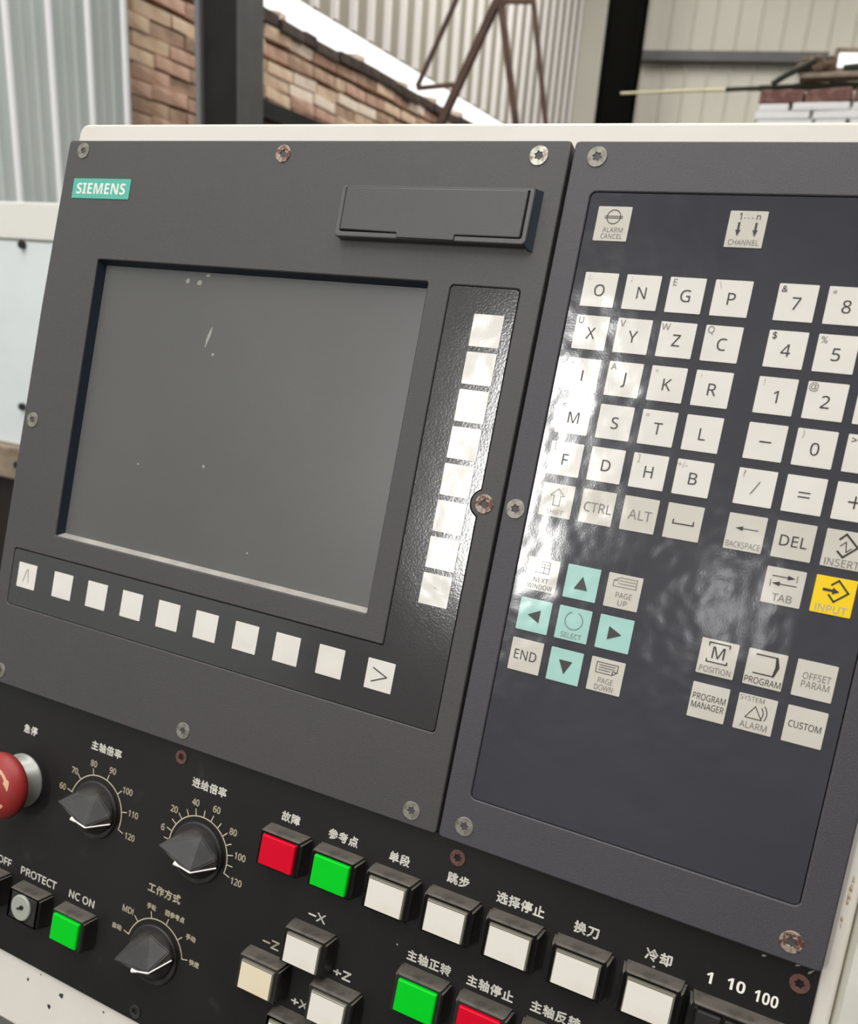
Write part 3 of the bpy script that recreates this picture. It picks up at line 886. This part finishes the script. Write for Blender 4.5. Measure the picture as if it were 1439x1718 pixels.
key(46.9, 21.0, G, [('s', [[(-1.0, 6.0), (3.0, 6.0), (3.0, .8), (-1.6, .8)], [(-1.0, 4.8), (3.0, 4.8)], [(-1.0, 3.4), (3.0, 3.4)], [(.6, 4.8), (.6, .8)], [(-3.4, .8), (-1.0, .8)]], .3, 'print_grey'), ('t', 'NEXT', 2.2, 0, -2.6, 7.0, 'print_grey'), ('t', 'WINDOW', 2.2, 0, -5.6, 11.8, 'print_grey')], 'light grey key marked NEXT WINDOW')
key(65.5, 21.0, T, [('f', [[(-3.1, -3.0), (3.1, -3.0), (.1, 3.0)]], 'print')], 'teal key with an up arrow')
key(84.15, 20.9, G, [('s', [[(-2.2, 6.0), (5.0, 6.0)], [(-2.2, 4.7), (5.0, 4.7)], [(-2.8, 3.4), (5.0, 3.4)], [(-4.6, 4.6), (-2.2, 6.0)], [(-4.8, 4.6), (-4.8, 2.0), (5.2, 2.0), (5.2, 6.2)], [(-4.8, 4.6), (-2.8, 4.6)]], .3, 'print_grey'), ('t', 'PAGE', 2.4, .6, -1.6, 7.0, 'print_grey'), ('t', 'UP', 2.4, .6, -5.0, None, 'print_grey')], 'light grey key marked PAGE UP')
key(47.0, 2.0, T, [('f', [[(-3.0, 0), (2.7, 3.0), (2.7, -3.0)]], 'print')], 'teal key with a left arrow')
key(65.45, 2.1, T, [('s', [arc_pts(0, 1.6, 4.0, 112, 428, 30)], .32, 'print_grey'), ('t', 'SELECT', 2.3, 0, -5.2, 9.4, 'print_grey')], 'teal key marked SELECT with an open circle')
key(84.2, 2.1, T, [('f', [[(3.2, 0), (-2.8, 3.0), (-2.8, -3.0)]], 'print')], 'teal key with a right arrow')
key(46.9, -17.0, G, [('t', 'END', 4.4, -.2, .2, 10.6, 'print')], 'light grey key marked END')
key(65.5, -17.2, T, [('f', [[(-3.1, 2.6), (3.1, 2.6), (.1, -3.6)]], 'print')], 'teal key with a down arrow')
key(84.25, -17.0, G, [('s', [[(-4.8, 5.6), (4.6, 5.6), (4.6, 2.6), (2.6, 1.0), (-4.8, 1.0), (-4.8, 5.6)], [(-3.6, 4.5), (3.4, 4.5)], [(-3.6, 3.4), (3.4, 3.4)], [(-3.6, 2.3), (1.6, 2.3)], [(2.6, 1.0), (2.6, 2.6), (4.4, 2.6)]], .3, 'print'), ('t', 'PAGE', 2.4, .3, -2.2, 6.6, 'print_grey'), ('t', 'DOWN', 2.4, .1, -5.4, 8.2, 'print_grey')], 'light grey key marked PAGE DOWN')
key(128.0, 1.8, G, [('s', [[(-4.2, 5.0), (-4.2, 6.2), (4.0, 6.2), (4.0, 5.0)], [(-4.2, -1.0), (-4.2, -2.0), (4.0, -2.0), (4.0, -1.0)]], .5, 'print'), ('t', 'M', 5.0, 0, 2.2, 5.4, 'print'), ('t', 'POSITION', 2.5, 0, -5.2, 12.6, 'print_grey')], 'light grey key marked POSITION with a bracketed M')
key(146.85, 1.8, G, [('s', [[(-4.2, 5.6), (3.6, 5.6)], [(-4.2, -2.2), (3.6, -2.2)]], .5, 'print'), ('f', [[(3.2, 5.9), (4.0, 5.9), (5.2, 1.8), (3.8, -2.5), (3.0, -2.5), (3.6, 1.8)]], 'print'), ('t', 'PROGRAM', 2.6, 0, -5.2, 14.0, 'print')], 'light grey key marked PROGRAM')
key(165.6, 1.8, G, [('t', 'OFFSET', 2.7, .6, 1.4, 10.4, 'print_grey'), ('t', 'PARAM', 2.7, .6, -2.0, 10.4, 'print_grey')], 'light grey key marked OFFSET PARAM')
key(128.2, -17.2, G, [('t', 'PROGRAM', 2.7, 0, 1.8, 13.2, 'print'), ('t', 'MANAGER', 2.7, 0, -1.9, 13.2, 'print')], 'light grey key marked PROGRAM MANAGER')
key(146.85, -17.2, G, [('t', 'SYSTEM', 2.0, -2.2, 6.0, 9.4, 'print_grey'), ('s', [[(-3.6, -1.9), (-.4, 3.2), (2.8, -1.9), (-3.6, -1.9)], arc_pts(-.6, .6, 3.6, -28, 42, 8), arc_pts(-.6, .6, 5.0, -28, 42, 8)], .35, 'print'), ('t', 'ALARM', 2.7, .2, -4.9, 10.6, 'print_grey')], 'light grey key marked SYSTEM ALARM with a triangle')
key(165.8, -17.3, G, [('t', 'CUSTOM', 2.7, 0, .2, 12.2, 'print')], 'light grey key marked CUSTOM')

# ------------------------------------------------------------------ operator panel (lower black plate)
PL = -5.0
op = root('operator_panel', -38, -286, ENC_Z, 'black machine operator plate with coloured push buttons, three rotary knobs and a red emergency stop', 'control panel')
O = (-38, -286)
me = plate('front_plate', [rrect(-281, -287.2, 199.6, -119.4, 1.5)], ENC_Z, PL, [M['op']], .3, O)
for v in me.vertices: v.co.z += -ENC_Z / 1000
obj('front_plate', me, op)
for x, y, lb in ((-129.7, -128.3, None), (40.0, -128.2, None), (193.0, -128.6, None), (-131.8, -281.3, 'black dirty screw')):
    screw(op, x, y, PL + .3, 'redscrew' if lb is None else 'black', lb)


def silk(s_, x, y, h, cjk=False, mt='silk', maxw=None, width=None, bold=.17, spacing=1.0, label=None):
    me = join_text([(textmesh(s_, h, width=width, maxw=maxw, cjk=cjk, bold=bold, spacing=spacing), 0, 0, M[mt])])
    return obj('legend', me, op, at(op, x, y, PL + .06), label=label)


def cn(s_, x, y, mt='silk', h=5.0, pitch=6.05):
    silk(s_, x, y, h, True, mt, width=pitch * len(s_) - 1.0, bold=.19, spacing=1.12, label='Chinese lettering')


for s_, x, y in (('急停', -245.3, -145.3), ('主轴倍率', -183.8, -139.9), ('进给倍率', -108.0, -139.3), ('故障', -53.9, -139.3), ('参考点', -21.9, -139.2), ('单段', 10.6, -139.1), ('跳步', 42.4, -138.7),
                 ('选择停止', 74.2, -139.1), ('换刀', 105.8, -139.3), ('冷却', 138.1, -139.4), ('主轴正转', 35.9, -183.4), ('主轴停止', 68.0, -183.1), ('主轴反转', 100.0, -182.6)):
    cn(s_, x, y)
cn('工作方式', -125.8, -207.3, 'silk_tan')
silk('1', 159.6, -139.8, 5.0, bold='B'); silk('10', 170.3, -139.0, 5.0, bold='B'); silk('100', 182.4, -139.8, 5.0, bold='B', width=9.4)
silk('NC OFF', -255.5, -231.6, 4.4, width=22.5); silk('PROTECT', -220.2, -232.2, 4.6, width=30.0); silk('NC ON', -184.2, -232.4, 4.4, width=20.0)
for s_, x, y in (('\u2212X', -28.3, -184.2), ('\u2212Z', -52.3, -208.5), ('+Z', -8.4, -207.7), ('+X', -29.1, -232.4)):
    silk(s_, x, y, 4.4, mt='silk' if 'X' in s_ or s_ == '+Z' else 'silk_tan', width=10.2)


def dial(cx, cy, a0, a1, n, labels, knobrot, title, tick_in=20.2, tick_out=24.0):
    """printed scale: arc with ticks and numbers, and the knob"""
    it = [(strokes([arc_pts(cx - O[0], cy - O[1], tick_in, a0, a1, 40)], .62), 0, 0, M['silk_tan'])]
    tk = []
    for k in range(n):
        a = math.radians(a0 + (a1 - a0) * k / (n - 1)); ca, sa = math.cos(a), math.sin(a)
        tk.append([(cx - O[0] + tick_in * ca, cy - O[1] + tick_in * sa), (cx - O[0] + tick_out * ca, cy - O[1] + tick_out * sa)])
    it.append((strokes(tk, .5), 0, 0, M['silk_tan']))
    obj('dial_scale', join_text(it, 'dial_scale'), op, (0, 0, (PL - ENC_Z + .06) / 1000))
    for s_, x, y in labels:
        cj = ord(s_[0]) > 255
        silk(s_, x, y, 3.1 if cj else 3.6, cj, 'silk_tan', width=(3.5 * len(s_) - .4) if cj else (2.35 * len(s_) if s_ != 'MDI' else 8.0), bold=.11 if cj else .13)
    # knob: low skirt, wedge-shaped grip
    kb = obj('rotary_knob', knob_mesh(), op, at(op, cx, cy, PL), (0, 0, math.radians(knobrot)), label=title)
    obj('pointer_line', pointer_mesh(), kb, (0, 0, 0), label='white pointer line')


_KM = {}
KV = [(-16.8, 3.0, 13.2), (-3.0, -3.4, 13.2), (6.5, -5.0, 13.2), (17.9, -1.2, 5.0), (17.2, 3.0, 6.0), (6.0, 12.6, 6.2), (-7.6, 10.4, 8.0)]
def knob_mesh():
    if 'k' not in _KM:
        bm = bmesh.new()
        for p in KV: bm.verts.new(p)
        for k in range(28):
            a = 2 * math.pi * k / 28
            bm.verts.new((15.6 * math.cos(a), 15.6 * math.sin(a) * .92, .6))
            bm.verts.new((14.8 * math.cos(a), 14.8 * math.sin(a) * .92, 3.2))
        r = bmesh.ops.convex_hull(bm, input=bm.verts)
        lo = [v for v in bm.verts if not v.link_faces]
        bmesh.ops.delete(bm, geom=lo, context='VERTS')
        bmesh.ops.bevel(bm, geom=[e for e in bm.edges if e.calc_face_angle(0) > .35], offset=.5, segments=2, affect='EDGES')
        lathe(bm, [(17.2, 0.02), (17.2, 1.2), (16.4, 1.6), (0, 1.6)], 40)
        for v in bm.verts: v.co /= 1000
        bmesh.ops.recalc_face_normals(bm, faces=bm.faces)
        _KM['k'] = mesh_from(bm, 'rotary_knob', [M['knob']])
    return _KM['k']
def pointer_mesh():
    if 'p' not in _KM:
        bm = bmesh.new()
        tube(bm, (-2.6, -3.9, 12.7), (6.6, -5.5, 12.7), .55, 8)
        tube(bm, (6.6, -5.5, 12.7), (17.6, -1.9, 5.4), .42, 8)
        tube(bm, (-4.4, -3.3, 12.9), (-1.0, -4.3, 12.8), 1.4, 10, 0, .6)
        for v in bm.verts: v.co /= 1000
        _KM['p'] = mesh_from(bm, 'pointer_line', [M['silk']])
    return _KM['p']


dial(-185.0, -177.0, 166.5, -17, 7, [('60', -212.6, -171.1), ('70', -205.1, -159.1), ('80', -191.5, -150.7), ('90', -176.6, -150.7), ('100', -163.3, -159.0), ('110', -156.6, -170.9), ('120', -156.5, -184.4)], 0, 'black knob of the spindle override dial, beside the red mushroom button')
dial(-108.5, -177.0, 193, -15, 15, [('6', -134.4, -170.8), ('20', -128.7, -158.4), ('40', -115.1, -150.1), ('60', -100.6, -149.8), ('80', -87.6, -158.3), ('100', -80.6, -170.1), ('120', -80.3, -184.3)], 2, 'black knob of the feed override dial, left of the red push button')
dial(-126.0, -244.0, 167, 14, 6, [('自动', -154.9, -238.3), ('MDI', -149.0, -225.9), ('手轮', -132.8, -218.0), ('回参考点', -115.9, -217.5), ('手动', -103.0, -225.3), ('快速', -97.9, -238.4)], 24, 'black knob of the mode dial, lowest of the three')


def button_meshes(w_, h_, H_=9.0):
    bm = bmesh.new()
    a, b_ = w_ / 2, h_ / 2
    # tapered housing with rounded edges and an inset cap well
    def ring(x, y, z): return [bm.verts.new((sx * x / 1000, sy * y / 1000, z / 1000)) for sx, sy in ((-1, -1), (1, -1), (1, 1), (-1, 1))]
    rs = [ring(a + 1.2, b_ + 1.0, .02), ring(a + .9, b_ + .8, 1.0), ring(a + .2, b_ + .15, H_ - 1.0), ring(a - .5, b_ - .5, H_), ring(a - 2.0, b_ - 1.35, H_), ring(a - 2.0, b_ - 1.35, H_ - 1.6)]
    for p, q in zip(rs, rs[1:]):
        for i in range(4): bm.faces.new((p[i], p[(i + 1) % 4], q[(i + 1) % 4], q[i]))
    bm.faces.new(rs[-1])
    es = [e for e in bm.edges if abs(e.verts[0].co.x - e.verts[1].co.x) < .0013 and abs(e.verts[0].co.y - e.verts[1].co.y) < .0013 and min(e.verts[0].co.z, e.verts[1].co.z) < (H_ - .5) / 1000]
    bmesh.ops.bevel(bm, geom=es, offset=.0012, segments=2, affect='EDGES')
    bm.normal_update()
    for f in bm.faces:
        if f.normal.y > .75: f.material_index = 1
    return mesh_from(bm, 'push_button', [M['housing'], M['housing_dust']])


HOUSE = button_meshes(25.4, 19.0)
HOUSE_WIDE = button_meshes(38, 19.0)
CAPS = {}
def cap_mesh(kind, w_=20.6, h_=15.6):
    if (kind, w_) not in CAPS:
        bm = bmesh.new()
        box(bm, (0, 0, .0), (w_ / 1000, h_ / 1000, .004), 0, None, .0006)
        if kind in ('cream', 'yellowed', 'green', 'red'):
            e = .75 if kind in ('cream', 'yellowed') else .5
            box(bm, (-.0002, -.0003, .00195), ((w_ - 2 * e) / 1000, (h_ - 2 * e) / 1000, .0003), 1)
        CAPS[(kind, w_)] = mesh_from(bm, 'cap', [M['lens'] if kind in ('cream', 'yellowed') else M[kind], M[kind]])
    return CAPS[(kind, w_)]


for x, y, kd, lb in [(-52.6, -155.6, 'red', 'red push button under the Chinese fault lettering, first of the upper button row'), (-20.8, -155.6, 'green', 'green push button second in the upper row'),
                     (10.9, -155.6, 'cream', 'white push button third in the upper row'), (42.7, -155.6, 'cream', 'white push button fourth in the upper row'), (74.4, -155.6, 'cream', 'white push button fifth in the upper row'),
                     (106.3, -155.6, 'cream', 'white push button sixth in the upper row'), (138.2, -155.6, 'cream', 'white push button last in the upper row'),
                     (-28.3, -199.9, 'cream', 'white push button of the minus X axis'), (-51.8, -224.0, 'yellowed', 'yellowed push button of the minus Z axis'), (-8.6, -223.2, 'cream', 'white push button of the plus Z axis'),
                     (-29.6, -248.4, 'cream', 'white push button of the plus X axis, cut by the photo edge'), (36.0, -198.7, 'green', 'green push button in the lower row'), (68.0, -198.7, 'red', 'red push button in the lower row'),
                     (100.0, -198.7, 'cream', 'push button beside the red one in the lower row, below the photo edge'), (-183.7, -248.6, 'green', 'green push button marked NC ON'), (-256.0, -248.0, 'housing', 'black push button marked NC OFF at the left edge')]:
    hb = obj('push_button', HOUSE, op, at(op, x, y, PL), label=lb)
    obj('cap', cap_mesh(kd), hb, (0, 0, .0086), label={'cream': 'white cap in a clear rim', 'yellowed': 'yellowed cap in a clear rim', 'green': 'green cap', 'red': 'red cap'}.get(kd))
hb = obj('push_button', HOUSE_WIDE, op, at(op, 173.5, -157.5, PL), label='wide dark switch under the numbers 1, 10 and 100')
for dx in (-11, 0, 11): obj('cap', cap_mesh('housing', 9.6, 15.0), hb, (dx / 1000, 0, .0086))
# key switch
ks = obj('key_switch', HOUSE, op, at(op, -219.8, -248.4, PL), label='black square key switch marked PROTECT')
obj('face_plate', cap_mesh('housing', 21.2, 16.0), ks, (0, 0, .0070))
bm = bmesh.new(); lathe(bm, [(0, 0), (.0078, 0), (.0078, .0016), (.0072, .002), (0, .002)], 32)
lk = obj('lock_cylinder', mesh_from(bm, 'lock_cylinder', [mat('lock_zinc', (.42, .43, .38), .45, metal=.2)]), ks, (-.001, .0002, .0082), label='round grey metal lock')
bm = bmesh.new(); box(bm, (0, 0, 0), (.0056, .0013, .0006)); box(bm, (.0010, 0, 0), (.0022, .0026, .0006))
obj('keyhole', mesh_from(bm, 'keyhole', [M['dark']]), ks, (-.0008, .0004, .0103), (0, 0, math.radians(28)))
# emergency stop
bm = bmesh.new(); lathe(bm, [(.0165, 0), (.0165, .0012), (.0142, .0016), (.0135, .0115), (.0128, .0120), (0, .0120)], 40)
es = obj('emergency_stop', mesh_from(bm, 'emergency_stop', [M['silver']], True), op, at(op, -245.5, -177.5, PL), label='red mushroom emergency stop on a silver collar')
bm = bmesh.new(); lathe(bm, [(0, .0112), (.0150, .0112), (.0196, .0128), (.0202, .0148), (.0196, .0170), (.0176, .0196), (.0140, .0216), (.0080, .0230), (0, .0234)], 48)
obj('mushroom_head', mesh_from(bm, 'mushroom_head', [M['mush']], True), es, (0, 0, 0), label='red mushroom head')
for a0 in (85, -35, -155):
    bm = bmesh.new()
    def hz(r): return .0216 + (.014 - r) / .006 * .0014 + .00018
    n = 10; prev = None
    for k in range(n + 1):
        a = math.radians(a0 - 77 * k / n)
        w_ = .0011 if k < 7 else .0026 * (1 - (k - 7) / 3.2)
        pr = [bm.verts.new((r * math.cos(a), r * math.sin(a), hz(r))) for r in (.0128 - w_ / 1.2, .0128 + w_ / 1.2)]
        if prev: bm.faces.new((prev[0], prev[1], pr[1], pr[0]))
        prev = pr
    obj('arrow_mark', mesh_from(bm, 'arrow_mark', [M['arrow']]), es)
# scratches and dust on the operator plate
for i, (x, y, rx, ry) in enumerate([(131.5, -145.6, 1.2, .5), (137, -144.2, .7, .5), (178, -122.5, 1.0, .5), (191, -121.5, 1.2, .4), (196, -122.4, 1.6, .4), (18, -181, .5, .5)]):
    blob('dust_mark', op, x, y, PL + .05, rx, ry, M['dust'], None, .2 * i, 50 + i)
bpy.context.view_layer.update()
for o in D.objects:
    if 'org' in o: del o['org']
